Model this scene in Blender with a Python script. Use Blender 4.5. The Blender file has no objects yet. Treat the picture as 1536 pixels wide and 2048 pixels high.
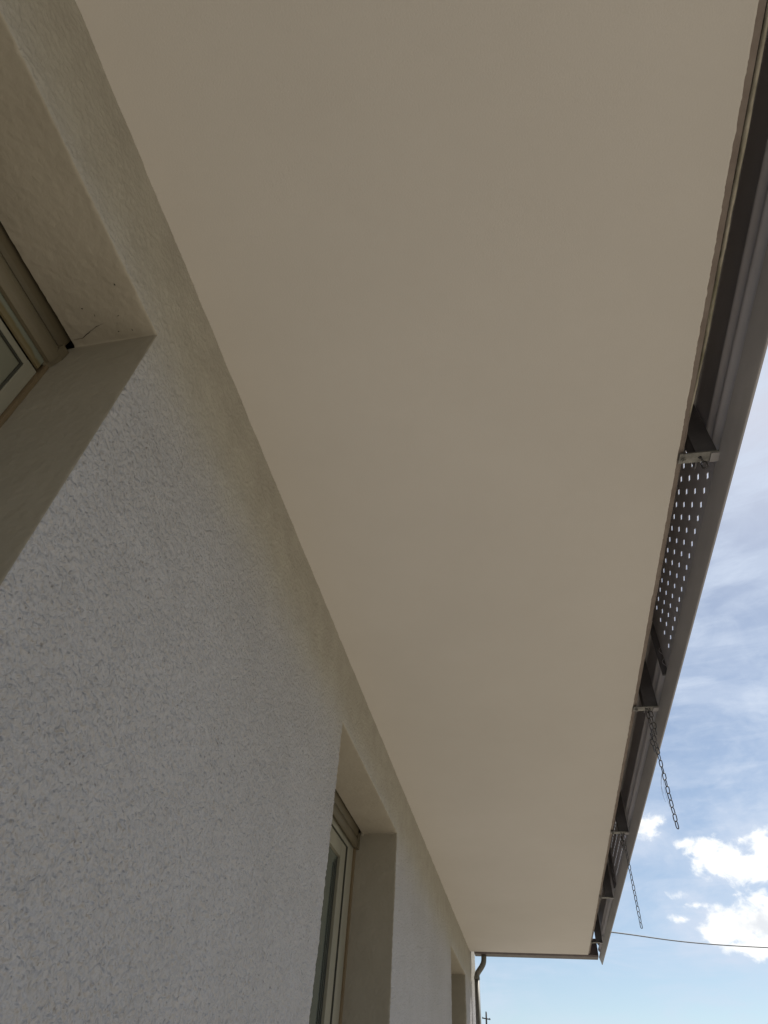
import bpy, bmesh, math, random
import numpy as np
from mathutils import Vector, Matrix

random.seed(7)
U = 1.4            # metres from the lens up to the soffit
CZ = 1.5           # lens height above the ground
scene = bpy.context.scene
COL = scene.collection

# ------------------------------------------------------------------ camera
cd = bpy.data.cameras.new("camera")
cam = bpy.data.objects.new("camera", cd)
COL.objects.link(cam)
Rm = Matrix(((0.9808410095876763, 0.09239241624494408, 0.1715067209512469),
             (0.18613806893706827, -0.7042212066334798, -0.6851460511599443),
             (0.057476370826689285, 0.7039432743823232, -0.7079267852316977)))
cam.matrix_world = Matrix.Translation((0, 0, CZ)) @ Rm.to_4x4()
cd.sensor_fit = 'HORIZONTAL'
cd.sensor_width = 36.0
cd.lens = 1244.0 / 1536.0 * 36.0
cd.clip_start = 0.02
cd.clip_end = 3000
scene.camera = cam

# ------------------------------------------------------------------ view
scene.view_settings.view_transform = 'Standard'
scene.view_settings.look = 'None'
scene.view_settings.gamma = 1.0
scene.view_settings.exposure = -0.12
scene.cycles.max_bounces = 10
scene.cycles.diffuse_bounces = 7
scene.cycles.use_denoising = True

# ------------------------------------------------------------------ sun
SUN_EL, SUN_AZ = math.radians(49.7), math.radians(32.0)      # azimuth from +Y towards +X
sdir = Vector((math.cos(SUN_EL) * math.sin(SUN_AZ), math.cos(SUN_EL) * math.cos(SUN_AZ), math.sin(SUN_EL)))
sl = bpy.data.lights.new("sun", 'SUN')
sl.energy = 4.9
sl.angle = math.radians(0.5)
sl.color = (1.0, 0.94, 0.85)
sun = bpy.data.objects.new("sun", sl)
sun.rotation_euler = sdir.to_track_quat('Z', 'Y').to_euler()
sun.location = (3, 8, 14)
COL.objects.link(sun)

# ------------------------------------------------------------------ sky
world = bpy.data.worlds.new("World")
scene.world = world
world.use_nodes = True
nt = world.node_tree
N = nt.nodes
L = nt.links
N.clear()


def wn(kind, **kw):
    n = N.new(kind)
    for k, v in kw.items():
        setattr(n, k, v)
    return n


def wmath(op, a, b=None, c=None, clamp=False):
    n = wn('ShaderNodeMath', operation=op, use_clamp=clamp)
    for i, v in enumerate((a, b, c)):
        if v is None:
            continue
        if isinstance(v, (int, float)):
            n.inputs[i].default_value = v
        else:
            L.new(v, n.inputs[i])
    return n.outputs[0]


out = wn('ShaderNodeOutputWorld')
bg = wn('ShaderNodeBackground')
bg.inputs['Strength'].default_value = 0.107
L.new(bg.outputs[0], out.inputs[0])
sky = wn('ShaderNodeTexSky', sky_type='NISHITA')
sky.sun_disc = False
sky.sun_elevation = SUN_EL
sky.sun_rotation = SUN_AZ
sky.air_density = 1.0
sky.dust_density = 0.35
sky.ozone_density = 1.2
tc = wn('ShaderNodeTexCoord')
sep = wn('ShaderNodeSeparateXYZ')
L.new(tc.outputs['Generated'], sep.inputs[0])
azm = wmath('MULTIPLY', wmath('ARCTAN2', sep.outputs[0], sep.outputs[1]), 57.2958)
elv = wmath('MULTIPLY', wmath('ARCSINE', sep.outputs[2]), 57.2958)
comb = wn('ShaderNodeCombineXYZ')
L.new(azm, comb.inputs[0])
L.new(elv, comb.inputs[1])


def wnoise(scale, detail, rough, sx=1.0, sy=1.0, rot=0.0, dist=0.0, off=(0, 0, 0)):
    mp = wn('ShaderNodeMapping')
    mp.inputs['Location'].default_value = off
    mp.inputs['Rotation'].default_value = (0, 0, rot)
    mp.inputs['Scale'].default_value = (sx, sy, 1)
    L.new(comb.outputs[0], mp.inputs[0])
    nz = wn('ShaderNodeTexNoise')
    nz.inputs['Scale'].default_value = scale
    nz.inputs['Detail'].default_value = detail
    nz.inputs['Roughness'].default_value = rough
    nz.inputs['Distortion'].default_value = dist
    L.new(mp.outputs[0], nz.inputs['Vector'])
    return nz.outputs[0]


# cumulus: (azimuth, elevation, radius az, radius el) in degrees
BLOBS = [(9.3, 18.5, 1.5, 0.85, 1.3), (10.7, 18.7, 0.9, 0.55),
         (12.5, 17.0, 1.1, 0.35, 1.2), (13.7, 16.6, 1.2, 0.55, 1.5), (14.8, 15.6, 1.4, 0.65, 1.9), (16.6, 15.2, 1.7, 0.75, 1.7), (18.2, 16.2, 1.3, 1.0, 1.7), (20.5, 15.6, 2.4, 1.4, 1.7),
         (13.2, 11.3, 1.1, 0.5, 1.6), (14.5, 11.9, 1.2, 0.7, 2.0), (15.9, 12.2, 1.3, 0.85, 1.8), (17.3, 12.4, 1.5, 1.0, 1.8), (14.2, 10.6, 1.0, 0.4, 1.3), (15.6, 10.5, 1.5, 0.55, 1.5), (17.3, 10.9, 1.8, 0.8, 1.6), (20.0, 12.0, 2.4, 1.6, 1.8),
         (10.9, 13.75, 1.0, 0.5, 0.7), (12.1, 13.1, 1.0, 0.4, 0.9), (10.8, 12.3, 1.3, 0.4, 0.75), (14.9, 13.65, 1.3, 0.4, 0.5),
         (40, 22, 9, 4), (62, 30, 12, 5), (-40, 20, 10, 4), (95, 25, 14, 6), (130, 30, 15, 7), (-120, 28, 16, 6), (178, 24, 14, 6), (-75, 30, 14, 5)]
n_warp = wnoise(0.75, 10.0, 0.64, sy=1.3, dist=0.35)
n_big = wnoise(0.33, 5.0, 0.6, off=(7, 3, 0))
field = None
for bl in BLOBS:
    a, e, ra, re = bl[:4]
    pk = bl[4] if len(bl) > 4 else 1.0
    dx = wmath('DIVIDE', wmath('SUBTRACT', azm, a), ra)
    dy = wmath('DIVIDE', wmath('SUBTRACT', elv, e), re)
    r2 = wmath('ADD', wmath('MULTIPLY', dx, dx), wmath('MULTIPLY', dy, dy))
    f = wmath('SUBTRACT', pk, wmath('SQRT', r2))
    field = f if field is None else wmath('SMOOTH_MAX', field, f, 0.25)
field = wmath('MAXIMUM', field, -2.5)
fn = wmath('ADD', wmath('ADD', field, wmath('MULTIPLY', wmath('SUBTRACT', n_warp, 0.5), 3.3)), wmath('MULTIPLY', wmath('SUBTRACT', n_big, 0.5), 0.9))
cm = wn('ShaderNodeMapRange', interpolation_type='SMOOTHSTEP')
L.new(fn, cm.inputs[0])
cm.inputs[1].default_value = 0.0
cm.inputs[2].default_value = 1.15
cumulus = cm.outputs[0]
# thickness greys the core of the cumulus (its unlit underside)
th = wn('ShaderNodeMapRange', interpolation_type='SMOOTHSTEP')
grey = None
for (a, e, ra, re) in ((16.0, 11.9, 2.2, 1.15), (18.5, 12.3, 2.2, 1.2), (9.0, 18.2, 1.2, 0.5), (62, 29, 9, 3), (95, 24, 10, 4), (130, 29, 10, 4), (-120, 27, 12, 4)):
    dx = wmath('DIVIDE', wmath('SUBTRACT', azm, a), ra)
    dy = wmath('DIVIDE', wmath('SUBTRACT', elv, e), re)
    f = wmath('SUBTRACT', 1.0, wmath('SQRT', wmath('ADD', wmath('MULTIPLY', dx, dx), wmath('MULTIPLY', dy, dy))))
    grey = f if grey is None else wmath('MAXIMUM', grey, f)
L.new(wmath('ADD', grey, wmath('MULTIPLY', wmath('SUBTRACT', wnoise(0.7, 6, 0.6, off=(2, 9, 0)), 0.5), 1.8)), th.inputs[0])
th.inputs[1].default_value = 0.1
th.inputs[2].default_value = 0.9
# cirrus veils
n_c1 = wnoise(0.10, 8.0, 0.58, sx=0.8, sy=2.0, rot=math.radians(-25), dist=0.8)
n_c2 = wnoise(0.22, 7.0, 0.6, sx=0.5, sy=2.6, rot=math.radians(14), dist=0.5, off=(3, 5, 0))
c1 = wn('ShaderNodeMapRange', interpolation_type='SMOOTHSTEP')
L.new(n_c1, c1.inputs[0])
c1.inputs[1].default_value = 0.40
c1.inputs[2].default_value = 0.66
c2 = wn('ShaderNodeMapRange', interpolation_type='SMOOTHSTEP')
L.new(n_c2, c2.inputs[0])
c2.inputs[1].default_value = 0.44
c2.inputs[2].default_value = 0.68
veil = wmath('ADD', wmath('MULTIPLY', c1.outputs[0], 0.44), wmath('MULTIPLY', c2.outputs[0], 0.32), clamp=True)


def mixc(fac, a, b):
    m = wn('ShaderNodeMix', data_type='RGBA')
    if isinstance(fac, (int, float)):
        m.inputs[0].default_value = fac
    else:
        L.new(fac, m.inputs[0])
    for idx, v in ((6, a), (7, b)):
        if isinstance(v, tuple):
            m.inputs[idx].default_value = v
        else:
            L.new(v, m.inputs[idx])
    return m.outputs[2]


SKY_SAT = wn('ShaderNodeHueSaturation')
SKY_SAT.inputs['Saturation'].default_value = 0.88
SKY_SAT.inputs['Value'].default_value = 1.0
tint = wn('ShaderNodeMix', data_type='RGBA', blend_type='MULTIPLY')
tint.inputs[0].default_value = 1.0
L.new(sky.outputs[0], tint.inputs[6])
tint.inputs[7].default_value = (1.02, 1.05, 1.04, 1)
L.new(tint.outputs[2], SKY_SAT.inputs['Color'])
CW = 10.0
hz = wn('ShaderNodeMapRange', interpolation_type='SMOOTHSTEP')
L.new(fn, hz.inputs[0])
hz.inputs[1].default_value = -2.4
hz.inputs[2].default_value = 0.6
veil = wmath('ADD', veil, wmath('MULTIPLY', hz.outputs[0], 0.40), clamp=True)
base = mixc(veil, SKY_SAT.outputs[0], (0.68 * CW, 0.77 * CW, 0.92 * CW, 1))
cloudc = mixc(wmath('MULTIPLY', th.outputs[0], 0.75), (1.22 * CW, 1.22 * CW, 1.19 * CW, 1), (0.72 * CW, 0.76 * CW, 0.83 * CW, 1))
final = mixc(wmath('MULTIPLY', cumulus, 0.96), base, cloudc)
L.new(final, bg.inputs['Color'])


# ------------------------------------------------------------------ materials
def new_mat(name):
    m = bpy.data.materials.new(name)
    m.use_nodes = True
    t = m.node_tree
    p = t.nodes['Principled BSDF']
    return m, t, p


def add(t, kind, **kw):
    n = t.nodes.new(kind)
    for k, v in kw.items():
        setattr(n, k, v)
    return n


def tnoise(t, vec, scale, detail=4, rough=0.55, dist=0.0):
    n = add(t, 'ShaderNodeTexNoise')
    n.inputs['Scale'].default_value = scale
    n.inputs['Detail'].default_value = detail
    n.inputs['Roughness'].default_value = rough
    n.inputs['Distortion'].default_value = dist
    t.links.new(vec, n.inputs['Vector'])
    return n.outputs[0]


def tramp(t, v, stops):
    r = add(t, 'ShaderNodeValToRGB')
    t.links.new(v, r.inputs[0])
    el = r.color_ramp.elements
    el[0].position, el[0].color = stops[0][0], (*stops[0][1], 1)
    el[1].position, el[1].color = stops[-1][0], (*stops[-1][1], 1)
    for p, c in stops[1:-1]:
        e = el.new(p)
        e.color = (*c, 1)
    return r.outputs[0]


def tmix(t, fac, a, b, mode='MIX'):
    m = add(t, 'ShaderNodeMix', data_type='RGBA', blend_type=mode)
    if isinstance(fac, (int, float)):
        m.inputs[0].default_value = fac
    else:
        t.links.new(fac, m.inputs[0])
    for idx, v in ((6, a), (7, b)):
        if isinstance(v, tuple):
            m.inputs[idx].default_value = (*v, 1)
        else:
            t.links.new(v, m.inputs[idx])
    return m.outputs[2]


def tbump(t, p, pairs):
    prev = None
    for h, strength, dist in pairs:
        b = add(t, 'ShaderNodeBump')
        b.inputs['Strength'].default_value = strength
        b.inputs['Distance'].default_value = dist
        t.links.new(h, b.inputs['Height'])
        if prev is not None:
            t.links.new(prev, b.inputs['Normal'])
        prev = b.outputs[0]
    t.links.new(prev, p.inputs['Normal'])


def plaster_mat(name, base, dark, grain, gdist, rough_big=0.35, stain=0.25, specks=True, band=False):
    m, t, p = new_mat(name)
    co = add(t, 'ShaderNodeTexCoord').outputs['Object']
    big = tnoise(t, co, 1.6, 5, 0.6)
    mid = tnoise(t, co, 9.0, 6, 0.65)
    fine = tnoise(t, co, grain, 5, 0.6, 0.3)
    c = tramp(t, big, [(0.3, dark), (0.7, base)])
    c2 = tmix(t, stain, c, tramp(t, mid, [(0.35, dark), (0.62, base)]))
    if specks:
        vo = add(t, 'ShaderNodeTexVoronoi')
        vo.inputs['Scale'].default_value = 46
        t.links.new(co, vo.inputs['Vector'])
        sp = tramp(t, vo.outputs['Distance'], [(0.0, (0.30, 0.27, 0.23)), (0.10, (0.62, 0.6, 0.56)), (0.16, (1, 1, 1))])
        c2 = tmix(t, tramp(t, tnoise(t, co, 5.0, 3, 0.5), [(0.5, (0, 0, 0)), (0.62, (0.8, 0.8, 0.8))]), c2, sp, 'MULTIPLY')
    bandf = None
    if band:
        # smoother trowelled band above the window heads; browner tone paints in shade and bounce
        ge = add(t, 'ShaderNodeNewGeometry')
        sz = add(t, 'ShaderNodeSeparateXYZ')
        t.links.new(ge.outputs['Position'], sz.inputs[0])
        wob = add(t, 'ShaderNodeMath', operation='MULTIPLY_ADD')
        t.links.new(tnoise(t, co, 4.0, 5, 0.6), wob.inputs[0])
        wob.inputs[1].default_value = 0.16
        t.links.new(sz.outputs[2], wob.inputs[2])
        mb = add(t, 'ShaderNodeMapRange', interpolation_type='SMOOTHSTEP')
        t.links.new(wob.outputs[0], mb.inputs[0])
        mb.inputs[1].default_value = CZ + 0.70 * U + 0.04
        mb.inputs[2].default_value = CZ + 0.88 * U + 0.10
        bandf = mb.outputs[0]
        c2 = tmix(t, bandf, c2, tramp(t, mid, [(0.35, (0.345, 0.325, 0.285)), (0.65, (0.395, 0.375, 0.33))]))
    t.links.new(c2, p.inputs['Base Color'])
    p.inputs['Roughness'].default_value = 0.92
    p.inputs['Specular IOR Level'].default_value = 0.2
    pairs = [(fine, 0.6, gdist)]
    if specks:
        vo2 = add(t, 'ShaderNodeTexVoronoi', feature='SMOOTH_F1')
        vo2.inputs['Scale'].default_value = grain * 0.9
        wv = add(t, 'ShaderNodeVectorMath', operation='ADD')
        sc_ = add(t, 'ShaderNodeVectorMath', operation='SCALE')
        nz = add(t, 'ShaderNodeTexNoise')
        nz.inputs['Scale'].default_value = grain * 0.6
        t.links.new(co, nz.inputs['Vector'])
        t.links.new(nz.outputs['Color'], sc_.inputs[0])
        sc_.inputs['Scale'].default_value = 0.014
        t.links.new(co, wv.inputs[0])
        t.links.new(sc_.outputs[0], wv.inputs[1])
        t.links.new(wv.outputs[0], vo2.inputs['Vector'])
        inv = add(t, 'ShaderNodeMath', operation='SUBTRACT')
        inv.inputs[0].default_value = 1.0
        t.links.new(vo2.outputs['Distance'], inv.inputs[1])
        pairs.append((inv.outputs[0], 0.55, gdist))
    nodes_before = set(t.nodes)
    tbump(t, p, pairs)
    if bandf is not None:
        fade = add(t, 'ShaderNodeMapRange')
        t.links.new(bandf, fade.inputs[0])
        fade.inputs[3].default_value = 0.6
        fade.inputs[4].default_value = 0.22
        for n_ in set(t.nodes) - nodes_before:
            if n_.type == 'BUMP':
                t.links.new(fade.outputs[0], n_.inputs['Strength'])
    return m


def simple_mat(name, c1, c2, scale=8, rough=0.5, metal=0.0, bump=0.0, spec=0.5, detail=5, stretch=None):
    m, t, p = new_mat(name)
    co = add(t, 'ShaderNodeTexCoord').outputs['Object']
    if stretch:
        mp = add(t, 'ShaderNodeMapping')
        mp.inputs['Scale'].default_value = stretch
        t.links.new(co, mp.inputs[0])
        co = mp.outputs[0]
    n = tnoise(t, co, scale, detail, 0.62)
    t.links.new(tramp(t, n, [(0.33, c1), (0.66, c2)]), p.inputs['Base Color'])
    p.inputs['Roughness'].default_value = rough
    p.inputs['Metallic'].default_value = metal
    p.inputs['Specular IOR Level'].default_value = spec
    if bump:
        tbump(t, p, [(tnoise(t, co, scale * 6, 4, 0.6), 0.5, bump)])
    return m


M = {}
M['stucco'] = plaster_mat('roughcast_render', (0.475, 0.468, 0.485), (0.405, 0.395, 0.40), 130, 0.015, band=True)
M['reveal'] = plaster_mat('trowelled_reveal_shaded', (0.33, 0.305, 0.26), (0.285, 0.262, 0.22), 70, 0.0025, specks=False)  # same plaster as the wall, recess shade painted into its darker, yellower tone
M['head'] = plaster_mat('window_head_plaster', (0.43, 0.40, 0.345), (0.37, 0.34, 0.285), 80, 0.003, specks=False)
M['soffit'] = plaster_mat('soffit_paint', (0.655, 0.634, 0.610), (0.622, 0.600, 0.575), 260, 0.0009, stain=0.12, specks=False)
M['edge'] = simple_mat('bare_edge_render', (0.20, 0.165, 0.15), (0.27, 0.235, 0.215), 14, 0.9, bump=0.001)
M['crust'] = simple_mat('lime_crust', (0.12, 0.12, 0.06), (0.50, 0.47, 0.40), 26, 0.8, bump=0.002, stretch=(1, 0.35, 1))
M['metal'] = simple_mat('weathered_sheet', (0.62, 0.61, 0.66), (0.74, 0.73, 0.78), 3.5, 0.6, metal=0.0, bump=0.0004, stretch=(1, 0.3, 1))
M['rail'] = simple_mat('rail_paint', (0.30, 0.30, 0.33), (0.41, 0.405, 0.435), 5, 0.5, metal=0.1, bump=0.0004, stretch=(1, 0.3, 1))
M['bracket'] = simple_mat('bracket_steel', (0.13, 0.13, 0.145), (0.21, 0.205, 0.22), 14, 0.55, metal=0.2, bump=0.0001)
M['arm'] = simple_mat('arm_steel', (0.12, 0.12, 0.12), (0.30, 0.30, 0.29), 30, 0.5, metal=0.3, bump=0.0002)
M['chain'] = simple_mat('chain_steel', (0.05, 0.05, 0.055), (0.10, 0.10, 0.11), 60, 0.5, metal=0.3)
M['string'] = simple_mat('string', (0.28, 0.30, 0.36), (0.36, 0.38, 0.44), 60, 0.8)
M['shutter'] = simple_mat('shutter_brown', (0.085, 0.07, 0.042), (0.115, 0.095, 0.062), 9, 0.55, stretch=(1, 0.3, 1))
M['shutter2'] = simple_mat('shutter_brown_light', (0.12, 0.10, 0.065), (0.16, 0.135, 0.09), 9, 0.55, stretch=(1, 0.3, 1))
M['cavity'] = simple_mat('cavity', (0.05, 0.045, 0.035), (0.09, 0.08, 0.06), 20, 0.95)
M['pvc'] = simple_mat('window_plastic', (0.24, 0.23, 0.185), (0.30, 0.285, 0.23), 7, 0.4, stretch=(1, 1, 0.3))
M['guide'] = simple_mat('guide_rail', (0.14, 0.10, 0.055), (0.22, 0.165, 0.10), 16, 0.6, stretch=(1, 1, 0.2))
M['gasket'] = simple_mat('gasket', (0.03, 0.03, 0.025), (0.05, 0.05, 0.04), 16, 0.6)
M['zinc'] = simple_mat('zinc_pipe', (0.13, 0.13, 0.12), (0.20, 0.195, 0.18), 12, 0.5, metal=0.4, stretch=(1, 1, 0.3))
M['gutter'] = simple_mat('dark_gutter', (0.09, 0.075, 0.085), (0.14, 0.12, 0.125), 10, 0.5, metal=0.3)
M['cable'] = simple_mat('cable_sheath', (0.10, 0.11, 0.12), (0.15, 0.16, 0.17), 12, 0.6)
M['wood'] = simple_mat('pole_wood', (0.07, 0.05, 0.045), (0.12, 0.09, 0.08), 3, 0.9)
M['room'] = simple_mat('dim_room', (0.10, 0.095, 0.085), (0.14, 0.13, 0.12), 1.5, 0.9)

# board above the window frame with old expanding-foam residue
m, t, p = new_mat('shutter_box_board')
co = add(t, 'ShaderNodeTexCoord').outputs['Object']
nb = tnoise(t, co, 7, 5, 0.65, 0.4)
sepb = add(t, 'ShaderNodeSeparateXYZ')
t.links.new(add(t, 'ShaderNodeNewGeometry').outputs['Position'], sepb.inputs[0])
mr = add(t, 'ShaderNodeMapRange')
t.links.new(sepb.outputs[2], mr.inputs[0])
mr.inputs[1].default_value = 0.772 * U + CZ
mr.inputs[2].default_value = 0.748 * U + CZ
ad = add(t, 'ShaderNodeMath', operation='MULTIPLY')
t.links.new(mr.outputs[0], ad.inputs[0])
t.links.new(nb, ad.inputs[1])
t.links.new(tramp(t, ad.outputs[0], [(0.30, (0.19, 0.20, 0.16)), (0.42, (0.15, 0.12, 0.055)), (0.6, (0.19, 0.155, 0.09))]), p.inputs['Base Color'])
p.inputs['Roughness'].default_value = 0.6
M['board'] = m

# glass
m, t, p = new_mat('window_glass')
p.inputs['Base Color'].default_value = (0.10, 0.12, 0.105, 1)
p.inputs['Roughness'].default_value = 0.03
p.inputs['IOR'].default_value = 1.6
p.inputs['Specular IOR Level'].default_value = 0.9
p.inputs['Coat Weight'].default_value = 0.3
M['glass'] = m
m, t, p = new_mat('window_glass_refl_tint')
p.inputs['Base Color'].default_value = (0.20, 0.20, 0.155, 1)  # reflected soffit painted into the paler base colour
p.inputs['Roughness'].default_value = 0.06
M['glass_refl_tint'] = m

# ground: pale dusty paving near the house, dry grass farther off
m, t, p = new_mat('ground_cover')
co = add(t, 'ShaderNodeTexCoord').outputs['Object']
g1 = tramp(t, tnoise(t, co, 0.8, 8, 0.65), [(0.35, (0.34, 0.295, 0.225)), (0.65, (0.43, 0.38, 0.30))])
g2 = tramp(t, tnoise(t, co, 0.15, 8, 0.7), [(0.35, (0.10, 0.12, 0.05)), (0.65, (0.24, 0.23, 0.13))])
ln = add(t, 'ShaderNodeVectorMath', operation='LENGTH')
t.links.new(co, ln.inputs[0])
mr = add(t, 'ShaderNodeMapRange')
t.links.new(ln.outputs['Value'], mr.inputs[0])
mr.inputs[1].default_value = 14
mr.inputs[2].default_value = 30
t.links.new(tmix(t, mr.outputs[0], g1, g2), p.inputs['Base Color'])
p.inputs['Roughness'].default_value = 0.95
M['ground'] = m


# ------------------------------------------------------------------ helpers
def W(x, y, z):
    """unit coordinates (soffit = 1 above the lens) -> metres"""
    return (x * U, y * U, z * U + CZ)


def thing(name, label, cat, loc, group=None):
    o = bpy.data.objects.new(name, None)
    COL.objects.link(o)
    o.location = loc
    o.empty_display_size = 0.1
    o['label'] = label
    o['category'] = cat
    if group:
        o['group'] = group
    return o


def link_mesh(name, me, mat, parent=None, label=None):
    o = bpy.data.objects.new(name, me)
    COL.objects.link(o)
    for mm in (mat if isinstance(mat, (list, tuple)) else [mat]):
        if mm is not None:
            me.materials.append(mm)
    if parent is not None:
        o.parent = parent
        off = Vector((0, 0, 0))
        q = parent
        while q is not None:
            off += q.location
            q = q.parent
        me.transform(Matrix.Translation(-off))
    if label:
        o['label'] = label
    return o


def finish(bm, name, mat, parent=None, smooth=False, label=None):
    bmesh.ops.recalc_face_normals(bm, faces=bm.faces)
    me = bpy.data.meshes.new(name)
    bm.to_mesh(me)
    bm.free()
    if smooth:
        for pl in me.polygons:
            pl.use_smooth = True
    return link_mesh(name, me, mat, parent, label)


def box(bm, a, b, bevel=0.0):
    """axis aligned box, unit coordinates"""
    x0, x1 = sorted((a[0], b[0]))
    y0, y1 = sorted((a[1], b[1]))
    z0, z1 = sorted((a[2], b[2]))
    vs = [bm.verts.new(W(x, y, z)) for x in (x0, x1) for y in (y0, y1) for z in (z0, z1)]
    fs = []
    for idx in ((0, 1, 3, 2), (4, 6, 7, 5), (0, 4, 5, 1), (2, 3, 7, 6), (0, 2, 6, 4), (1, 5, 7, 3)):
        fs.append(bm.faces.new([vs[i] for i in idx]))
    if bevel:
        es = list({e for f in fs for e in f.edges})
        bmesh.ops.bevel(bm, geom=es, offset=bevel, segments=2, affect='EDGES', profile=0.7)
    return fs


def make_box(name, a, b, mat, parent, bevel=0.0015, label=None):
    bm = bmesh.new()
    box(bm, a, b, bevel)
    return finish(bm, name, mat, parent, label=label)


def tube(bm, pts, rad, seg=14, caps=True):
    """pts in metres; rad a number or a list"""
    P = [Vector(p) for p in pts]
    rads = rad if isinstance(rad, (list, tuple)) else [rad] * len(P)
    rings = []
    up = None
    for i, p in enumerate(P):
        d = (P[min(i + 1, len(P) - 1)] - P[max(i - 1, 0)]).normalized()
        if up is None:
            up = d.orthogonal().normalized()
        else:
            up = (up - d * up.dot(d)).normalized()
        side = d.cross(up)
        rings.append([bm.verts.new(p + (up * math.cos(a) + side * math.sin(a)) * rads[i])
                      for a in [2 * math.pi * k / seg for k in range(seg)]])
    for r0, r1 in zip(rings, rings[1:]):
        for k in range(seg):
            bm.faces.new((r0[k], r0[(k + 1) % seg], r1[(k + 1) % seg], r1[k]))
    if caps:
        bm.faces.new(rings[0][::-1])
        bm.faces.new(rings[-1])


# ------------------------------------------------------------------ ground
bm = bmesh.new()
box_v = [bm.verts.new(v) for v in ((-1500, -1500, 0), (1500, -1500, 0), (1500, 1500, 0), (-1500, 1500, 0))]
bm.faces.new(box_v)
g = finish(bm, 'ground', M['ground'])
g['kind'] = 'structure'

# ------------------------------------------------------------------ house
XW = -0.463          # plaster face of the front wall
XR = -0.600          # inner end of the window reveals
XS = 0.377           # outer edge of the soffit plaster
YE = 5.53            # far end of the slab
YWE = 5.965          # far end of the wall
GND = -CZ / U
house = thing('house', 'white roughcast house with a deep flat overhang and three recessed windows', 'house', (-0.463 * U, 2.5 * U, 0))

WINS = [(-0.49, 0.384, 0.818), (1.577, 2.458, 0.808), (4.25, 5.11, 0.797)]
WZ0 = -0.25          # sill height (below the frame of the picture)


def axis(stops, steps):
    """grid coordinates passing exactly through stops"""
    outv = [stops[0]]
    for a, b, s in zip(stops, stops[1:], steps):
        n = max(1, int(round((b - a) / s)))
        outv += [a + (b - a) * (i + 1) / n for i in range(n)]
    return np.array(outv)


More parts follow.
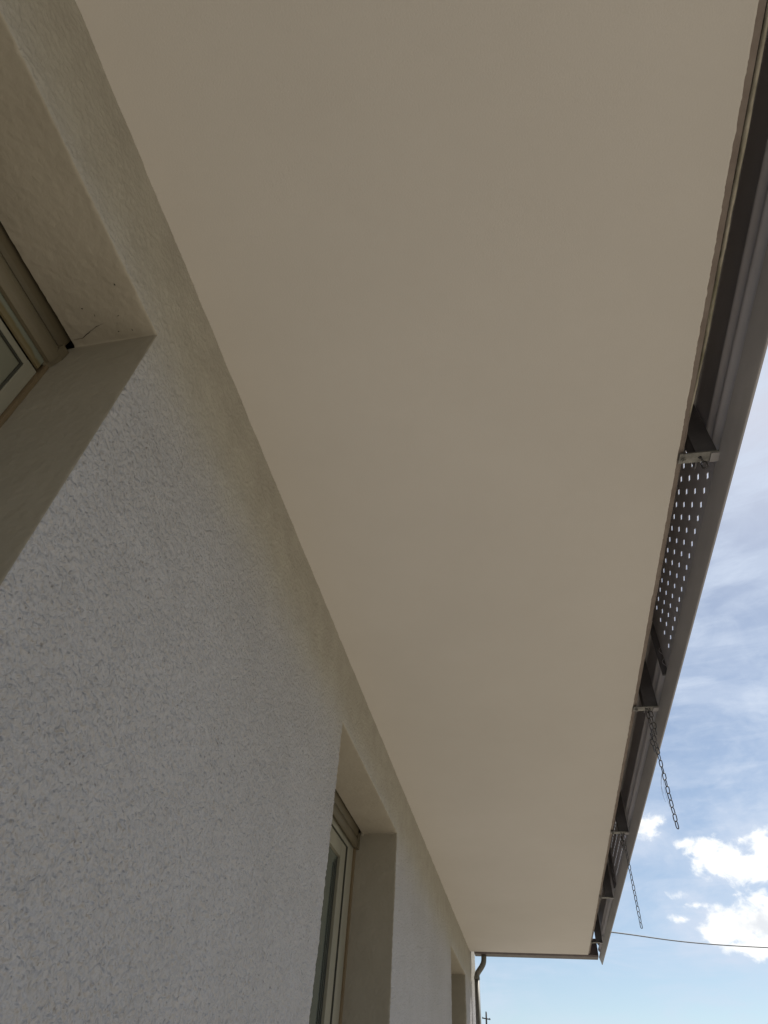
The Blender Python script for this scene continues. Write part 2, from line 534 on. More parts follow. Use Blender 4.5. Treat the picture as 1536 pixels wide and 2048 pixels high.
def build_wall():
    fine, mid, coarse = 0.0023, 0.0042, 0.02
    V, F, Wt, MI = [], [], [], []
    base = 0

    def grid(o, du, dv, us, vs, skip=None, w=1.0, mi=0):
        nonlocal base
        uu, vv = np.meshgrid(us, vs, indexing='ij')
        pts = np.array(o)[None, None, :] + uu[..., None] * np.array(du) + vv[..., None] * np.array(dv)
        nu, nv = len(us), len(vs)
        V.append(pts.reshape(-1, 3))
        Wt.append(np.full(nu * nv, w))
        i, j = np.meshgrid(np.arange(nu - 1), np.arange(nv - 1), indexing='ij')
        if skip is not None:
            uc = (us[:-1] + us[1:]) / 2
            vc = (vs[:-1] + vs[1:]) / 2
            keep = ~skip(uc[:, None], vc[None, :])
            i, j = i[keep], j[keep]
        else:
            i, j = i.ravel(), j.ravel()
        a = base + i * nv + j
        F.append(np.stack([a, a + nv, a + nv + 1, a + 1], 1))
        MI.append(np.full(len(a), mi))
        base += nu * nv

    def sub(A, lo, hi):
        return A[(A > lo - 1e-6) & (A < hi + 1e-6)]
    # one tensor grid for the whole front so that every seam is watertight
    YA = axis([-6.0, -0.5, -0.49, -0.2, 0.384, 1.577, 2.458, 2.9, 4.25, 5.11, YWE], [0.06, 0.01, 0.02, 0.0025, 0.0025, 0.0030, 0.005, 0.008, 0.008, 0.009])
    ZA = axis([GND, WZ0, 0.0, WINS[2][2], WINS[1][2], WINS[0][2], 1.02], [0.08, 0.05, 0.0028, 0.0028, 0.0028, 0.0028])

    def skip(yc, zc):
        r = np.zeros(np.broadcast(yc, zc).shape, bool)
        for (y0, y1, z1) in WINS:
            r |= (yc > y0) & (yc < y1) & (zc > WZ0) & (zc < z1)
        return r
    grid((XW, 0, 0), (0, 1, 0), (0, 0, 1), YA, ZA, skip)
    # upper wall, end wall, back and the plain shell behind
    grid((XW, 0, 0), (0, 1, 0), (0, 0, 1), sub(YA, 5.11, YWE), axis([1.02, 1.4], [0.009]))
    for (y0, y1, z1) in WINS:
        s = 0.003 if y0 < 3 else 0.008
        zs, ya = sub(ZA, WZ0, z1), sub(YA, y0, y1)
        xs2 = axis([-0.640, XR, XW], [s, s])
        xs = sub(xs2, XR, XW)
        for yy in (y0, y1):
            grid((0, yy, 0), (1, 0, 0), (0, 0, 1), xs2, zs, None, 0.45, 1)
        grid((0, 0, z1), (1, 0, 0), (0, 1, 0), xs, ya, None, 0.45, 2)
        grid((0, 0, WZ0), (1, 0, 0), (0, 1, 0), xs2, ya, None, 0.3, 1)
    co = np.concatenate(V)
    fa = np.concatenate(F)
    wt = np.concatenate(Wt)
    mi = np.concatenate(MI)
    # weld coincident vertices
    key = np.round(co / 0.0004).astype(np.int64)
    _, first, inv = np.unique(key, axis=0, return_index=True, return_inverse=True)
    inv = inv.ravel()
    co = co[first]
    wt = wt[first]
    fa = inv[fa]
    co = co * U
    co[:, 2] += CZ
    me = bpy.data.meshes.new('wall')
    me.vertices.add(len(co))
    me.vertices.foreach_set('co', co.ravel())
    me.loops.add(len(fa) * 4)
    me.loops.foreach_set('vertex_index', fa.ravel())
    me.polygons.add(len(fa))
    me.polygons.foreach_set('loop_start', np.arange(len(fa)) * 4)
    me.polygons.foreach_set('loop_total', np.full(len(fa), 4))
    me.polygons.foreach_set('material_index', mi)
    me.update(calc_edges=True)
    me.validate()
    bmw = bmesh.new()
    bmw.from_mesh(me)
    bmesh.ops.recalc_face_normals(bmw, faces=bmw.faces)
    # make the front sheet face outwards
    for f in bmw.faces:
        if f.material_index == 0 and abs(f.normal.x) > 0.9:
            if f.normal.x < 0:
                bmesh.ops.reverse_faces(bmw, faces=bmw.faces)
            break
    bmw.to_mesh(me)
    bmw.free()
    me.polygons.foreach_set('use_smooth', np.ones(len(me.polygons), bool))
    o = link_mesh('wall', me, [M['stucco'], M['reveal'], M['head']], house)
    vg = o.vertex_groups.new(name='rough')
    zz_ = (co[:, 2] - CZ) / U
    near_top = zz_ > 0.965
    part_top = [int(i) for i in np.nonzero((wt > 0.9) & near_top)[0]]
    vg.add(part_top, 0.3, 'REPLACE')
    mid_top = (zz_ > 0.93) & ~near_top
    vg.add([int(i) for i in np.nonzero((wt > 0.9) & mid_top)[0]], 0.65, 'REPLACE')
    full = [int(i) for i in np.nonzero((wt > 0.9) & (zz_ <= 0.93))[0]]
    part = [int(i) for i in np.nonzero(wt <= 0.9)[0]]
    vg.add(full, 1.0, 'REPLACE')
    vg.add(part, 0.35, 'REPLACE')
    sm = o.modifiers.new('round', 'SMOOTH')
    sm.iterations = 5
    for nm, kind, size, strength, depth in (('lumps', 'CLOUDS', 0.11, 0.006, 2), ('grain', 'CLOUDS', 0.010, 0.006, 3), ('pits', 'STUCCI', 0.014, 0.0025, 0)):
        tx = bpy.data.textures.new(nm, kind)
        tx.noise_scale = size
        if kind == 'CLOUDS':
            tx.noise_depth = depth
        else:
            tx.stucci_type = 'PLASTIC'
            tx.turbulence = 5
        d = o.modifiers.new(nm, 'DISPLACE')
        d.texture = tx
        d.texture_coords = 'LOCAL'
        d.strength = strength
        d.mid_level = 0.5
        if nm != 'lumps':
            d.vertex_group = 'rough'
    return o


build_wall()

# shell behind the front sheet: end wall, back wall, near end, and a core that keeps daylight out
bm = bmesh.new()
TH = 0.70
box(bm, (-6.0, YWE - 0.004, GND), (XW - 0.003, YWE - 0.18, 1.398))
box(bm, (-6.0, -6.0, GND), (XW - 0.003, -5.82, 1.398))
box(bm, (-6.0, -5.815, GND), (-5.82, YWE - 0.185, 1.398))
box(bm, (-6.0 + 0.003, -6.0 + 0.003, 1.40), (XW - 0.001, YWE - 0.003, 1.52))
box(bm, (XR - 0.16, -5.81, 1.0), (XW - 0.004, YWE - 0.19, 1.397))
finish(bm, 'rear_wall', M['stucco'], house)

# overhang: soffit plaster with its ragged outer edge, concrete slab above
bm = bmesh.new()
ys = axis([-6.0, -0.3, 1.2, 3.0, YE], [0.2, 0.004, 0.008, 0.015])
rng = np.random.default_rng(3)


def fbm1(n, spans):
    r = np.zeros(n)
    for sp, am in spans:
        kn = rng.normal(size=int(n / sp) + 3)
        xx = np.arange(n) / sp
        i = xx.astype(int)
        f = xx - i
        f = f * f * (3 - 2 * f)
        r += am * (kn[i] * (1 - f) + kn[i + 1] * f)
    return r


rag = fbm1(len(ys), [(0.9, 0.0003), (2.3, 0.0003), (9, 0.0002), (70, 0.0005)])
rows = []
for y, r in zip(ys, rag):
    x1 = XS + float(r)
    rows.append([bm.verts.new(W(x, y, z)) for x, z in ((XW - 0.06, 1.0), (XW + 0.002, 1.0), (0.0, 1.0), (x1 - 0.004, 1.0), (x1 - 0.0012, 1.0010), (x1, 1.004), (x1, 1.0075))])
for r0, r1 in zip(rows, rows[1:]):
    for k in range(6):
        bm.faces.new((r0[k], r0[k + 1], r1[k + 1], r1[k]))
e = rows[-1]
bm.faces.new([e[0], e[1], e[2], e[3], e[4], e[5], e[6], bm.verts.new(W(XW - 0.06, YE, 1.0075))])
so = finish(bm, 'soffit', M['soffit'], house)
bm = bmesh.new()
box(bm, (XW + 0.005, -6.0, 1.0082), (0.3880, YE + 0.003, 1.22), 0.004)
box(bm, (XW + 0.003, -6.0, 1.2235), (0.400, YE + 0.003, 1.235), 0.002)
finish(bm, 'overhang_slab', M['edge'], house)

# drip bead along the slab edge: lime crust on the near stretch, bare beyond
ysc = axis([-1.2, 3.0, YE], [0.006, 0.02])
cr = fbm1(len(ysc), [(3, 0.0005), (11, 0.0007), (60, 0.0005)])
for lo, hi, nm, mt in ((-1.3, 0.80, 'lime_crust', 'crust'), (0.79, 9.0, 'drip_edge', 'edge')):
    bm = bmesh.new()
    ring_prev = None
    for y, r in zip(ysc, cr):
        if y < lo or y > hi:
            continue
        big = 1.0 if y < 0.62 else max(0.0, 1.0 - (y - 0.62) / 0.2)
        cx, cz = 0.3872 + 0.0045 * big + float(r) * 0.3, 1.0105 - float(r) * 0.3
        w_, h_ = 0.0016 + 0.0008 * big + abs(float(r)) * 0.6, 0.003 + 0.003 * big
        ring = [bm.verts.new(W(cx + w_ * math.cos(a), y, cz + h_ * math.sin(a))) for a in [2 * math.pi * k / 8 for k in range(8)]]
        if ring_prev:
            for k in range(8):
                bm.faces.new((ring_prev[k], ring_prev[(k + 1) % 8], ring[(k + 1) % 8], ring[k]))
        ring_prev = ring
    finish(bm, nm, M[mt], house, smooth=True)

# gutter across the far end of the overhang
bm = bmesh.new()
prof = [(5.536, 1.10), (5.536, 1.0), (5.548, 0.992), (5.645, 0.992), (5.660, 1.004), (5.660, 1.075), (5.668, 1.082), (5.668, 1.09), (5.655, 1.09), (5.655, 1.01), (5.642, 0.9975), (5.552, 0.9975), (5.542, 1.004), (5.542, 1.10)]
ends = []
for x in (-0.433, 0.446):
    ends.append([bm.verts.new(W(x, y, z)) for y, z in prof])
for k in range(len(prof)):
    bm.faces.new((ends[0][k], ends[0][(k + 1) % len(prof)], ends[1][(k + 1) % len(prof)], ends[1][k]))
bm.faces.new(ends[0][::-1])
bm.faces.new(ends[1])
for x in (-0.433, 0.446):
    box(bm, (x - 0.0012, 5.543, 0.998), (x + 0.0012, 5.654, 1.085))
finish(bm, 'gutter', M['gutter'], house)


# windows
def make_window(y0, y1, ztop, kind):
    """frame set back behind the reveal, roller shutter above"""
    loc = Vector(W(-0.62, (y0 + y1) / 2, WZ0))
    lab = {0: 'window with raised brown shutter and foam stained board, at the near edge of view',
           1: 'window with brown shutter slats above a white frame, middle of the wall',
           2: 'farthest window of the wall'}[kind]
    w = bpy.data.objects.new('window', None)
    COL.objects.link(w)
    w.parent = house
    w.location = loc - house.location
    w['label'] = lab
    # frame
    ft = {0: 0.743, 1: 0.764, 2: 0.760}[kind]
    fin = {0: 0.731, 1: 0.729, 2: 0.725}[kind]
    jo, ji = {0: (0.0072, 0.0285), 1: (0.021, 0.100), 2: (0.021, 0.10)}[kind]
    fb = WZ0 + 0.02
    bm = bmesh.new()
    xf0, xf1 = -0.655, -0.622
    box(bm, (xf0, y0 + jo, fb), (xf1, y0 + ji, ft), 0.002)
    box(bm, (xf0, y1 - ji, fb), (xf1, y1 - jo, ft), 0.002)
    box(bm, (xf0 + 0.001, y0 + ji - 0.0005, fin), (xf1 - 0.0004, y1 - ji + 0.0005, ft - 0.0003), 0.002)
    box(bm, (xf0 + 0.001, y0 + ji - 0.0005, fb), (xf1 - 0.0004, y1 - ji + 0.0005, fb + 0.05), 0.002)
    finish(bm, 'frame', M['pvc'], w)
    # dark rebate behind frame and sash
    bm = bmesh.new()
    box(bm, (-0.668, y0 + 0.001, WZ0), (-0.657, y1 - 0.001, 0.90))
    finish(bm, 'rebate', M['gasket'], w)
    # guide rails in the side gap
    for yy, sgn in ((y0, 1), (y1, -1)):
        bm = bmesh.new()
        box(bm, (-0.640, yy + sgn * 0.0004, fb), (-0.6165, yy + sgn * (jo - 0.0006), ft + 0.02))
        finish(bm, 'guide_rail', M['guide'], w)
    # sash and pane
    if kind == 0:
        sy, sz, sw, sx, gx = ji + 0.0, fin, 0.0, -0.6232, -0.6262
        bm = bmesh.new()
        box(bm, (gx, y0 + ji - 0.001, fb + 0.05), (gx - 0.004, y1 - ji + 0.001, fin + 0.001))
        pn = finish(bm, 'pane', M['glass_refl_tint'], w)
        bm = bmesh.new()
        for a, b in (((sx, y1 - ji - 0.0035, fb + 0.05), (gx + 0.0002, y1 - ji - 0.0002, fin - 0.0002)),
                     ((sx, y0 + ji + 0.0002, fb + 0.05), (gx + 0.0002, y0 + ji + 0.0035, fin - 0.0002)),
                     ((sx, y0 + ji + 0.0036, fin - 0.0035), (gx + 0.0002, y1 - ji - 0.0036, fin - 0.0002))):
            box(bm, a, b)
        finish(bm, 'gasket', M['gasket'], w)
    else:
        so_, si_ = 0.097, 0.166
        zt, zi = 0.7285, 0.6775
        xs0, xs1 = -0.652, -0.6285
        bm = bmesh.new()
        box(bm, (xs0, y1 - si_, fb + 0.055), (xs1, y1 - so_ - 0.003, zt), 0.0025)
        box(bm, (xs0, y0 + so_ + 0.003, fb + 0.055), (xs1, y0 + si_, zt), 0.0025)
        box(bm, (xs0 + 0.0005, y0 + si_ - 0.0005, zi), (xs1 - 0.0004, y1 - si_ + 0.0005, zt - 0.0003), 0.0025)
        box(bm, (xs0 + 0.0005, y0 + si_ - 0.0005, fb + 0.055), (xs1 - 0.0004, y1 - si_ + 0.0005, fb + 0.10), 0.0025)
        ym = (y0 + y1) / 2
        finish(bm, 'sash', M['pvc'], w)
        bm = bmesh.new()
        box(bm, (-0.6475, y0 + si_ - 0.004, fb + 0.09), (-0.6400, y1 - si_ + 0.004, zi + 0.004))
        pn = finish(bm, 'pane', M['glass'], w)
        # glazing beads
        bm = bmesh.new()
        for dy, ww in ((0.0042, 0.0030), (0.022, 0.0028), (0.043, 0.0020)):
            box(bm, (-0.6399, y1 - si_ - dy - ww, fb + 0.10), (-0.6370, y1 - si_ - dy, zi - dy * 0.7), 0.0006)
        finish(bm, 'glazing_bead', M['gasket'], w)
        bm = bmesh.new()
        box(bm, (-0.6360, y1 - ji - 0.0022, fb + 0.05), (-0.6228, y1 - ji - 0.0003, fin - 0.0003))
        box(bm, (-0.6360, y0 + ji + 0.0003, fb + 0.05), (-0.6228, y0 + ji + 0.0022, fin - 0.0003))
        box(bm, (-0.6360, y0 + ji + 0.0024, fin - 0.0022), (-0.6230, y1 - ji - 0.0024, fin - 0.0004))
        finish(bm, 'gasket', M['gasket'], w)
        # hinge
        for zz in (0.62, 0.30):
            bm = bmesh.new()
            tube(bm, [W(-0.631, y1 - 0.087, zz), W(-0.631, y1 - 0.087, zz - 0.022)], 0.0045, 10)
            finish(bm, 'hinge', M['guide'], w, smooth=True)
    # shutter cavity
    bm = bmesh.new()
    for a, b in (((-0.668, y0 - 0.02, 0.93), (XR + 0.02, y1 + 0.02, 0.94)),
                 ((-0.672, y0 + 0.001, ft + 0.03), (-0.666, y1 - 0.001, 0.93)),
                 ((-0.668, y1 + 0.0105, ztop - 0.10), (XR - 0.003, y1 + 0.0205, 0.93)),
                 ((-0.668, y0 - 0.0205, ztop - 0.10), (XR - 0.003, y0 - 0.0105, 0.93))):
        box(bm, a, b)
    finish(bm, 'shutter_box', M['cavity'], w)
    # shutter slats: convex strips seen edge on from below
    slats = {0: [(0.860, 0.8005, 'shutter'), (0.799, 0.7640, 'shutter2')], 1: [(0.845, 0.7845, 'shutter'), (0.783, 0.745, 'shutter')], 2: [(0.84, 0.78, 'shutter'), (0.778, 0.745, 'shutter')]}[kind]
    sh = bpy.data.objects.new('roller_shutter', None)
    COL.objects.link(sh)
    sh.parent = w
    yb = y1 - (0.009 if kind == 0 else 0.034)
    for za, zb, mk in slats:
        bm = bmesh.new()
        prof = []
        for k in range(9):
            tt = k / 8
            prof.append((-0.6105 + 0.0065 * math.sin(math.pi * tt) ** 0.7, za + (zb - za) * tt))
        for k in range(9):
            tt = 1 - k / 8
            prof.append((-0.6165 + 0.0035 * math.sin(math.pi * tt), za + (zb - za) * tt))
        e0 = [bm.verts.new(W(x, y0 + 0.009, z)) for x, z in prof]
        e1 = [bm.verts.new(W(x, yb, z)) for x, z in prof]
        for k in range(len(prof)):
            bm.faces.new((e0[k], e0[(k + 1) % len(prof)], e1[(k + 1) % len(prof)], e1[k]))
        bm.faces.new(e0[::-1])
        bm.faces.new(e1)
        finish(bm, 'slat', M[mk], sh)
    if kind == 0:
        make_box('shutter_box_board', (-0.6175, y0 + 0.01, 0.7445), (-0.6215, y1 - 0.012, 0.790), M['board'], w, 0.0004, 'grey board smeared with yellow foam')
        bm = bmesh.new()
        tube(bm, [W(-0.6172, 0.310, 0.7725), W(-0.6178, 0.310, 0.7725)], 0.0042, 12)
        finish(bm, 'screw_hole', M['gasket'], w)
        # end bracket of the shutter
        bm = bmesh.new()
        vs = [W(-0.602, 0.3835, 0.802), W(-0.604, 0.3835, 0.782), W(-0.620, 0.3835, 0.760), W(-0.622, 0.3835, 0.772), W(-0.612, 0.3835, 0.800)]
        a_ = [bm.verts.new(v) for v in vs]
        b_ = [bm.verts.new((v[0], v[1] - 0.020, v[2])) for v in vs]
        bm.faces.new(a_)
        bm.faces.new(b_[::-1])
        for k in range(5):
            bm.faces.new((a_[k], b_[k], b_[(k + 1) % 5], a_[(k + 1) % 5]))
        finish(bm, 'shutter_stop', M['shutter2'], w)
    else:
        make_box('shutter_stop', (-0.604, y1 - 0.033, 0.748), (-0.620, y1 - 0.004, 0.80), M['shutter'], w, 0.002)
        if kind == 1:
            # mortar lump in the corner
            bm = bmesh.new()
            bmesh.ops.create_icosphere(bm, subdivisions=3, radius=0.011)
            for v in bm.verts:
                v.co = Vector((v.co.x * 1.1, v.co.y * 0.6, v.co.z * 1.3)) * (1 + 0.25 * math.sin(v.co.x * 700) * math.sin(v.co.z * 900 + 1))
                v.co += Vector(W(-0.598, 2.4585, 0.808))
            finish(bm, 'mortar_lump', M['reveal'], w, smooth=True)
    return w


for k, (y0, y1, zt) in enumerate(WINS):
    make_window(y0, y1, zt, k)
# closed dim wall behind the windows (blocks light inside the shell)
make_box('inner_wall', (-0.675, -5.8, GND), (-0.70, YWE - 0.19, 0.999), M['room'], house)

# cracks and pits in the plaster of the near window head
bm = bmesh.new()


def crack(pts, w, nrm, jit=0.0006):
    P = []
    for (a, b) in zip(pts, pts[1:]):
        a, b = Vector(a), Vector(b)
        n = max(2, int((b - a).length / 0.006))
        for i in range(n):
            P.append(a.lerp(b, i / n) + Vector([random.uniform(-jit, jit) if nrm[q] == 0 else 0 for q in range(3)]))
    P.append(Vector(pts[-1]))
    nv = Vector(nrm)
    prev = None
    for i, q in enumerate(P):
        d = (P[min(i + 1, len(P) - 1)] - P[max(i - 1, 0)]).normalized()
        s = d.cross(nv).normalized() * (w * random.uniform(0.3, 1.2) * (0.15 + math.sin(math.pi * i / (len(P) - 1))) / 2)
        cur = [bm.verts.new(q + s), bm.verts.new(q + nv * 0.0007), bm.verts.new(q - s)]
        if prev:
            bm.faces.new((prev[0], prev[1], cur[1], cur[0]))
            bm.faces.new((prev[1], prev[2], cur[2], cur[1]))
        prev = cur


CRZ = 0.8172
crack([W(-0.594, 0.372, CRZ), W(-0.578, 0.371, CRZ), W(-0.560, 0.362, CRZ), W(-0.548, 0.357, CRZ), W(-0.535, 0.354, CRZ)], 0.0016, (0, 0, -1))
finish(bm, 'plaster_crack', M['gasket'], house)
for (x, y) in ((-0.553, 0.327), (-0.541, 0.338), (-0.497, 0.372), (-0.520, 0.370), (-0.505, 0.345), (-0.489, 0.300)):
    a = random.uniform(0, 6.28)
    l = random.uniform(0.002, 0.005)
    bm = bmesh.new()
    crack([W(x, y, CRZ), W(x + l * math.cos(a), y + l * math.sin(a), CRZ)], 0.0026, (0, 0, -1))
    finish(bm, 'plaster_pit', M['gasket'], house)

# ------------------------------------------------------------------ metal fascia screen
XP = 0.463
FY0, FY1 = -0.9, 5.60
ZB, ZT = 0.956, 1.31
fascia = thing('metal_fascia', 'long dark metal fascia with ribbed and perforated sheets along the outer edge of the overhang', 'fascia', W(XP, 2.3, ZB))


def bumpf(z):
    r = 0.0
    for c in (1.045, 1.084, 1.123 + 0.08, 1.242, 1.281):
        d = abs(z - c) / 0.017
        if d < 1:
            r = max(r, math.cos(d * math.pi / 2) ** 1.3)
    return r


def ribbed(y0, y1):
    bm = bmesh.new()
    zs = axis([1.0005, ZT - 0.0055], [0.0022])
    n = len(zs)
    cols = []
    for y in axis([y0, y1], [0.25]):
        cols.append([bm.verts.new(W(XP + 0.003 - 0.0115 * bumpf(float(z)), float(y), float(z))) for z in zs])
    for c0, c1_ in zip(cols, cols[1:]):
        for k in range(n - 1):
            bm.faces.new((c0[k], c1_[k], c1_[k + 1], c0[k + 1]))
    o = finish(bm, 'ribbed_panel', M['metal'], fascia, smooth=True)
    s = o.modifiers.new('sheet', 'SOLIDIFY')
    s.thickness = 0.0012
    s.offset = 0
    es = o.modifiers.new('crisp', 'EDGE_SPLIT')
    es.split_angle = math.radians(60)
    return o


def perforated(y0, y1, ystart):
    bm = bmesh.new()
    pz, py = 0.0452, 0.0440
    z0 = 1.047 - pz / 2
    ny = int((y1 - ystart - 0.02) / py)
    nz = 6
    vmap = {}

    def v(y, z):
        k = (round(y, 5), round(z, 5))
        if k not in vmap:
            vmap[k] = bm.verts.new(W(XP, y, z))
        return vmap[k]
    ya = ystart - py / 2
    for i in range(ny):
        for j in range(nz):
            yl, yh = ya + i * py, ya + (i + 1) * py
            zl, zh = z0 + j * pz, z0 + (j + 1) * pz
            yc, zc = (yl + yh) / 2, (zl + zh) / 2
            a, b = 0.0108, 0.0062
            c = [v(yl, zl), v(yh, zl), v(yh, zh), v(yl, zh)]
            d = [v(yc, zc - b), v(yc + a, zc), v(yc, zc + b), v(yc - a, zc)]
            bm.faces.new((c[0], c[1], d[0]))
            bm.faces.new((c[1], d[1], d[0]))
            bm.faces.new((c[1], c[2], d[1]))
            bm.faces.new((c[2], d[2], d[1]))
            bm.faces.new((c[2], c[3], d[2]))
            bm.faces.new((c[3], d[3], d[2]))
            bm.faces.new((c[3], c[0], d[3]))
            bm.faces.new((c[0], d[0], d[3]))
    ye, zt = ya + ny * py, z0 + nz * pz
    for a, b in (((y0, 1.0005), (ya, ZT - 0.0055)), ((ye, 1.0005), (y1, ZT - 0.0055)), ((ya, 1.0005), (ye, z0)), ((ya, zt), (ye, ZT - 0.0055))):
        bm.faces.new([bm.verts.new(W(XP, y, z)) for y, z in ((a[0], a[1]), (b[0], a[1]), (b[0], b[1]), (a[0], b[1]))])
    o = finish(bm, 'perforated_panel', M['metal'], fascia, label='perforated sheet with rows of diamond holes')
    s = o.modifiers.new('sheet', 'SOLIDIFY')
    s.thickness = 0.0020
    s.offset = 0
    # folded end flange
    make_box('panel_flange', (XP - 0.0175, y1 - 0.001, 1.003), (XP + 0.001, y1 + 0.0035, ZT - 0.01), M['bracket'], fascia, 0.0006)
    return o


ribbed(FY0, 0.945)
perforated(0.912, 1.742, 0.996)
ribbed(1.739, 3.110)
perforated(3.062, 3.900, 3.155)
ribbed(3.897, FY1)
# bottom rail: shallow C section, inner face slightly proud
bm = bmesh.new()
prof = [(0.4520, 1.0), (0.4650, 0.9580), (0.4665, 0.9555), (0.4700, 0.9555), (0.4700, 0.999)]
e0 = [bm.verts.new(W(x, FY0, z)) for x, z in prof]
e1 = [bm.verts.new(W(x, FY1, z)) for x, z in prof]
for k in range(len(prof)):
    bm.faces.new((e0[k], e0[(k + 1) % len(prof)], e1[(k + 1) % len(prof)], e1[k]))
bm.faces.new(e0[::-1])
bm.faces.new(e1)
finish(bm, 'bottom_rail', M['rail'], fascia)
# unseen cap over the slab, added to keep light from above out of the gap
bm = bmesh.new()
box(bm, (0.392, FY0, ZT - 0.005), (0.476, FY1 - 0.03, ZT), 0.001)
box(bm, (0.392, FY0, 1.237), (0.395, FY1 - 0.06, ZT - 0.0055), 0.001)
finish(bm, 'added_cap_sheet', M['gutter'], fascia)


def bracket_at(y, kind):
    b = bpy.data.objects.new('bracket', None)
    COL.objects.link(b)
    b.parent = fascia
    b.location = Vector(W(0.42, y, 1.0)) - fascia.location
    # arm: flat bar with a hole at x = 0.4185
    bm = bmesh.new()
    xa, xb, hw = 0.379, 0.4535, 0.0125
    zc0, zc1 = 0.9985, 1.0015
    hx, hr = 0.4185, 0.0040
    outer = [(xa, -hw), (hx, -hw), (xb, -hw), (xb, 0), (xb, hw), (hx, hw), (xa, hw), (xa, 0)]
    angs = [math.atan2(dy_, x_ - hx) for x_, dy_ in outer]
    top, bot, ti, bi = [], [], [], []
    for (x_, dy_), an in zip(outer, angs):
        top.append(bm.verts.new(W(x_, y + dy_, zc1)))
        bot.append(bm.verts.new(W(x_, y + dy_, zc0)))
        ti.append(bm.verts.new(W(hx + hr * math.cos(an), y + hr * 1.0 * math.sin(an), zc1)))
        bi.append(bm.verts.new(W(hx + hr * math.cos(an), y + hr * 1.0 * math.sin(an), zc0)))
    n = len(outer)
    for k in range(n):
        q = (k + 1) % n
        bm.faces.new((top[k], top[q], ti[q], ti[k]))
        bm.faces.new((bot[k], bi[k], bi[q], bot[q]))
        bm.faces.new((top[k], bot[k], bot[q], top[q]))
        bm.faces.new((ti[k], ti[q], bi[q], bi[k]))
    finish(bm, 'arm', M['arm'], b)
    # upright plate behind the arm
    make_box('upright', (0.4135, y - 0.004, 1.0022), (0.4535, y + 0.0005, 1.29), M['bracket'], b, 0.0008)
    make_box('upright_flange', (0.4135, y + 0.001, 1.0024), (0.4165, y + 0.034, 1.29), M['bracket'], b, 0.0008)
    # bolt head and washer
    bm = bmesh.new()
    p0 = Vector(W(0.388, y + 0.002, 0.9982))
    tube(bm, [p0, p0 - Vector((0, 0, 0.002))], 0.0075, 14)
    tube(bm, [p0 - Vector((0, 0, 0.002)), p0 - Vector((0, 0, 0.007))], 0.0048, 6)
    finish(bm, 'bolt', M['arm'], b)
    # end shoe on the rail
    make_box('shoe', (0.4375, y - 0.0105, 0.9955), (0.4542, y + 0.0125, 0.9982), M['rail'], b, 0.0006)
    return b


BY = [-0.16, 0.897, 1.934, 3.048, 4.068, 5.145]
for y in BY:
    bracket_at(y, 0)


# ------------------------------------------------------------------ chains
def link_mesh_data(length, width, wire):
    bm = bmesh.new()
    r = width / 2 - wire
    hl = length / 2 - wire - r
    pts = []
    n = 9
    for k in range(n + 1):
        a = math.pi * k / n
        pts.append(Vector((r * math.cos(a), 0, hl + r * math.sin(a))))
    for k in range(n + 1):
        a = math.pi + math.pi * k / n
        pts.append(Vector((r * math.cos(a), 0, -hl + r * math.sin(a))))
    rings = []
    m_ = len(pts)
    for i, q in enumerate(pts):
        d = (pts[(i + 1) % m_] - pts[i - 1]).normalized()
        nrm = Vector((0, 1, 0))
        s = d.cross(nrm)
        rings.append([bm.verts.new(q + (nrm * math.cos(t_) + s * math.sin(t_)) * wire) for t_ in [2 * math.pi * k / 8 for k in range(8)]])
    for i in range(m_):
        r0, r1 = rings[i], rings[(i + 1) % m_]
        for k in range(8):
            bm.faces.new((r0[k], r0[(k + 1) % 8], r1[(k + 1) % 8], r1[k]))
    bmesh.ops.recalc_face_normals(bm, faces=bm.faces)
    me = bpy.data.meshes.new('link')
    bm.to_mesh(me)
    bm.free()
    for pl in me.polygons:
        pl.use_smooth = True
    me.materials.append(M['chain'])
    return me


PITCH = 0.0190 * U
WIRE = 0.0020
LME = link_mesh_data(PITCH + 2.6 * WIRE, 0.0185, WIRE)


def chain(label, x, y, z_top, z_bot, yaw, second=None, seed=0, n_fix=None):
    rnd = random.Random(seed)
    c = thing('hanging_chain', label, 'chain', W(x, y, z_top), 'chains hanging from the bracket arms')
    n = n_fix or int(round((z_top - z_bot) * U / PITCH))

    def strand(n, dx, dy, ztop, tilt, yaw0):
        px, py = dx, dy
        for k in range(n):
            o = bpy.data.objects.new('link', LME)
            COL.objects.link(o)
            o.parent = c
            zz = ztop - PITCH * (k + 0.5)
            px += tilt[0] * PITCH
            py += tilt[1] * PITCH
            o.location = (px, py, zz)
            o.rotation_euler = (rnd.uniform(-0.04, 0.04), rnd.uniform(-0.04, 0.04), yaw0 + (math.pi / 2 if k % 2 else 0) + rnd.uniform(-0.22, 0.22))
    strand(n, 0, 0, 0.004, (0, 0), yaw)
    if second:
        for (n2, dx, dy, tilt, zt) in second:
            strand(n2, dx, dy, zt, tilt, yaw + 0.7)
    return c


ch1 = chain('steel chain hanging low with loose threads on it, longest nearer one against the sky', 0.4185, 1.934, 1.002, 0.647, 0.80,
            second=[(5, 0.012, 0.004, (0.02, 0.0), 0.012), (3, -0.006, 0.012, (-0.05, 0.03), -PITCH * 4.2)], seed=4)
ch2 = chain('thin steel chain hanging from the third bracket, its lower end above the cable', 0.4275, 3.048, 1.002, 0.640, 0.75,
            second=[(3, -0.010, 0.004, (-0.05, 0.0), -0.02)], seed=9)
ch3 = chain('short stub of chain, two links hooked through the nearest bracket', 0.4215, 0.900, 1.004, 0.96, 0.9, seed=5, n_fix=2)

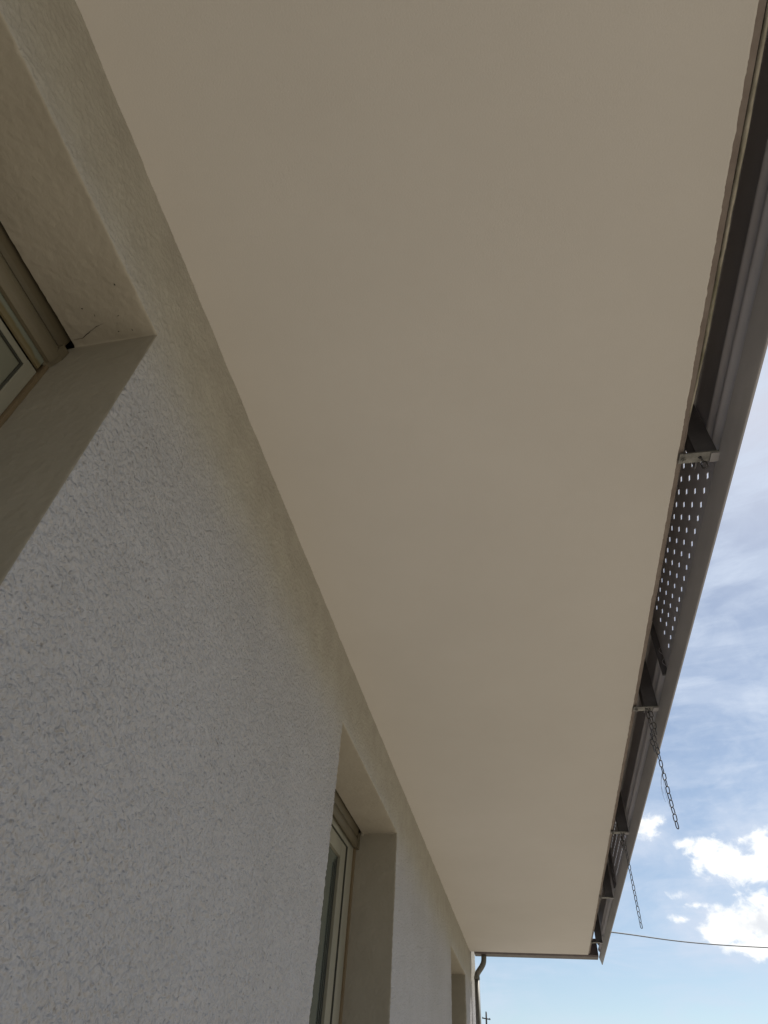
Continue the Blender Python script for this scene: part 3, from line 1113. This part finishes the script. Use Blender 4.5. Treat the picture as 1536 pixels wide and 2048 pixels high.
# loose threads caught on the first chain
th_ = thing('loose_threads', 'fine grey threads dangling from the nearer long chain', 'threads', W(0.4185, 1.934, 0.80))
zt_ = 0.802
for (dx, dy, ln_) in ((-0.016, 0.006, 0.085), (-0.009, -0.01, 0.105), (-0.013, 0.012, 0.06)):
    bm = bmesh.new()
    pts = []
    for k in range(12):
        s = k / 11
        pts.append(W(0.4170 + dx * math.sin(s * 2.2) * 0.9, 1.934 + dy * s, zt_ - ln_ * s / U * 1.4))
    tube(bm, pts, 0.00045, 6)
    finish(bm, 'thread', M['string'], th_, smooth=True)

# ------------------------------------------------------------------ drainpipe
dp = thing('drainpipe', 'grey metal drainpipe with a bent neck below the end gutter', 'drainpipe', W(-0.423, 5.60, GND))
R_ = 0.0185 * U


def bez(p0, p1, p2, p3, n=16):
    r = []
    for i in range(n + 1):
        s = i / n
        r.append(Vector(p0) * (1 - s) ** 3 + Vector(p1) * 3 * s * (1 - s) ** 2 + Vector(p2) * 3 * s * s * (1 - s) + Vector(p3) * s ** 3)
    return r


neck = bez(W(-0.368, 5.60, 0.994), W(-0.369, 5.60, 0.945), W(-0.374, 5.60, 0.94), W(-0.392, 5.60, 0.915), 12) + \
    bez(W(-0.392, 5.60, 0.915), W(-0.418, 5.60, 0.885), W(-0.4255, 5.60, 0.88), W(-0.4255, 5.60, 0.853), 12)[1:]
bm = bmesh.new()
tube(bm, neck, R_ * 1.02, 20)
finish(bm, 'bent_neck', M['zinc'], dp, smooth=True)
bm = bmesh.new()
tube(bm, [W(-0.4255, 5.60, 0.862), W(-0.4255, 5.60, 0.845)], R_ * 1.16, 20)
finish(bm, 'collar', M['zinc'], dp, smooth=False)
bm = bmesh.new()
tube(bm, [W(-0.4255, 5.60, 0.853), W(-0.4250, 5.60, 0.3), W(-0.4245, 5.60, GND + 0.02)], R_, 20)
finish(bm, 'pipe', M['zinc'], dp, smooth=True)
for zz in (0.45, -0.4):
    bm = bmesh.new()
    tube(bm, [W(-0.4252, 5.60, zz), W(-0.4252, 5.60, zz - 0.02)], R_ * 1.1, 20)
    box(bm, (-0.468, 5.596, zz - 0.012), (-0.445, 5.604, zz - 0.006))
    finish(bm, 'clamp', M['arm'], dp)

# ------------------------------------------------------------------ cable and pole
bm = bmesh.new()
A = Vector(W(0.3, 5.66, 1.148))


def raydir(u, v):
    d = Rm @ Vector((u - 768, 1024 - v, -1244.0))
    return d.normalized()


def on_plane_y(u, v, Y):
    d = raydir(u, v)
    return Vector((0, 0, CZ)) + d * (Y / d.y)


C0 = on_plane_y(1150, 1856.5, 5.536 * U)
C1 = on_plane_y(1330, 1879.0, 10.2)
C2 = on_plane_y(1536, 1895.3, 12.0)
C3 = on_plane_y(1950, 1907.0, 16.0)
# quadratic-ish curve through the four points
pts = []
K = [C0, C1, C2, C3]
for i in range(49):
    s = i / 48 * 3
    q = Vector((0, 0, 0))
    for a in range(4):
        w_ = 1.0
        for b in range(4):
            if a != b:
                w_ *= (s - b) / (a - b)
        q += K[a] * w_
    pts.append(q)
tube(bm, pts, 0.0070, 8)
cb = finish(bm, 'overhead_cable', M['cable'], None, smooth=True)
cb['label'] = 'dark overhead cable crossing the sky at lower right'
cb['category'] = 'cable'

pt = Vector((0, 0, CZ)) + raydir(972.3, 2026) * 84.0
pole = thing('utility_pole', 'small distant utility pole with a crossarm beside the drainpipe', 'utility pole', (pt.x, pt.y, 0))
bm = bmesh.new()
tube(bm, [(pt.x, pt.y, 0), (pt.x - 0.02, pt.y, pt.z - 1.0), (pt.x, pt.y, pt.z)], [0.13, 0.09, 0.075], 10)
finish(bm, 'post', M['wood'], pole, smooth=True)
bm = bmesh.new()
zc = pt.z - 0.48
vs = []
for dx in (-0.42, 0.42):
    zz = zc - 0.10 * dx
    vs.append([bm.verts.new((pt.x + dx, pt.y - 0.12 + a, zz + b)) for a, b in ((-0.05, -0.045), (0.05, -0.045), (0.05, 0.045), (-0.05, 0.045))])
for k in range(4):
    bm.faces.new((vs[0][k], vs[0][(k + 1) % 4], vs[1][(k + 1) % 4], vs[1][k]))
bm.faces.new(vs[0][::-1])
bm.faces.new(vs[1])
finish(bm, 'crossarm', M['wood'], pole)
for dx, dz in ((-0.36, 0.04), (0.35, -0.03), (0.0, 0.50)):
    bm = bmesh.new()
    tube(bm, [(pt.x + dx, pt.y - 0.12, zc + dz - 0.06), (pt.x + dx, pt.y - 0.12, zc + dz), (pt.x + dx, pt.y - 0.12, zc + dz + 0.1)], [0.05, 0.075, 0.04], 8)
    finish(bm, 'insulator', M['cable'], pole, smooth=True)
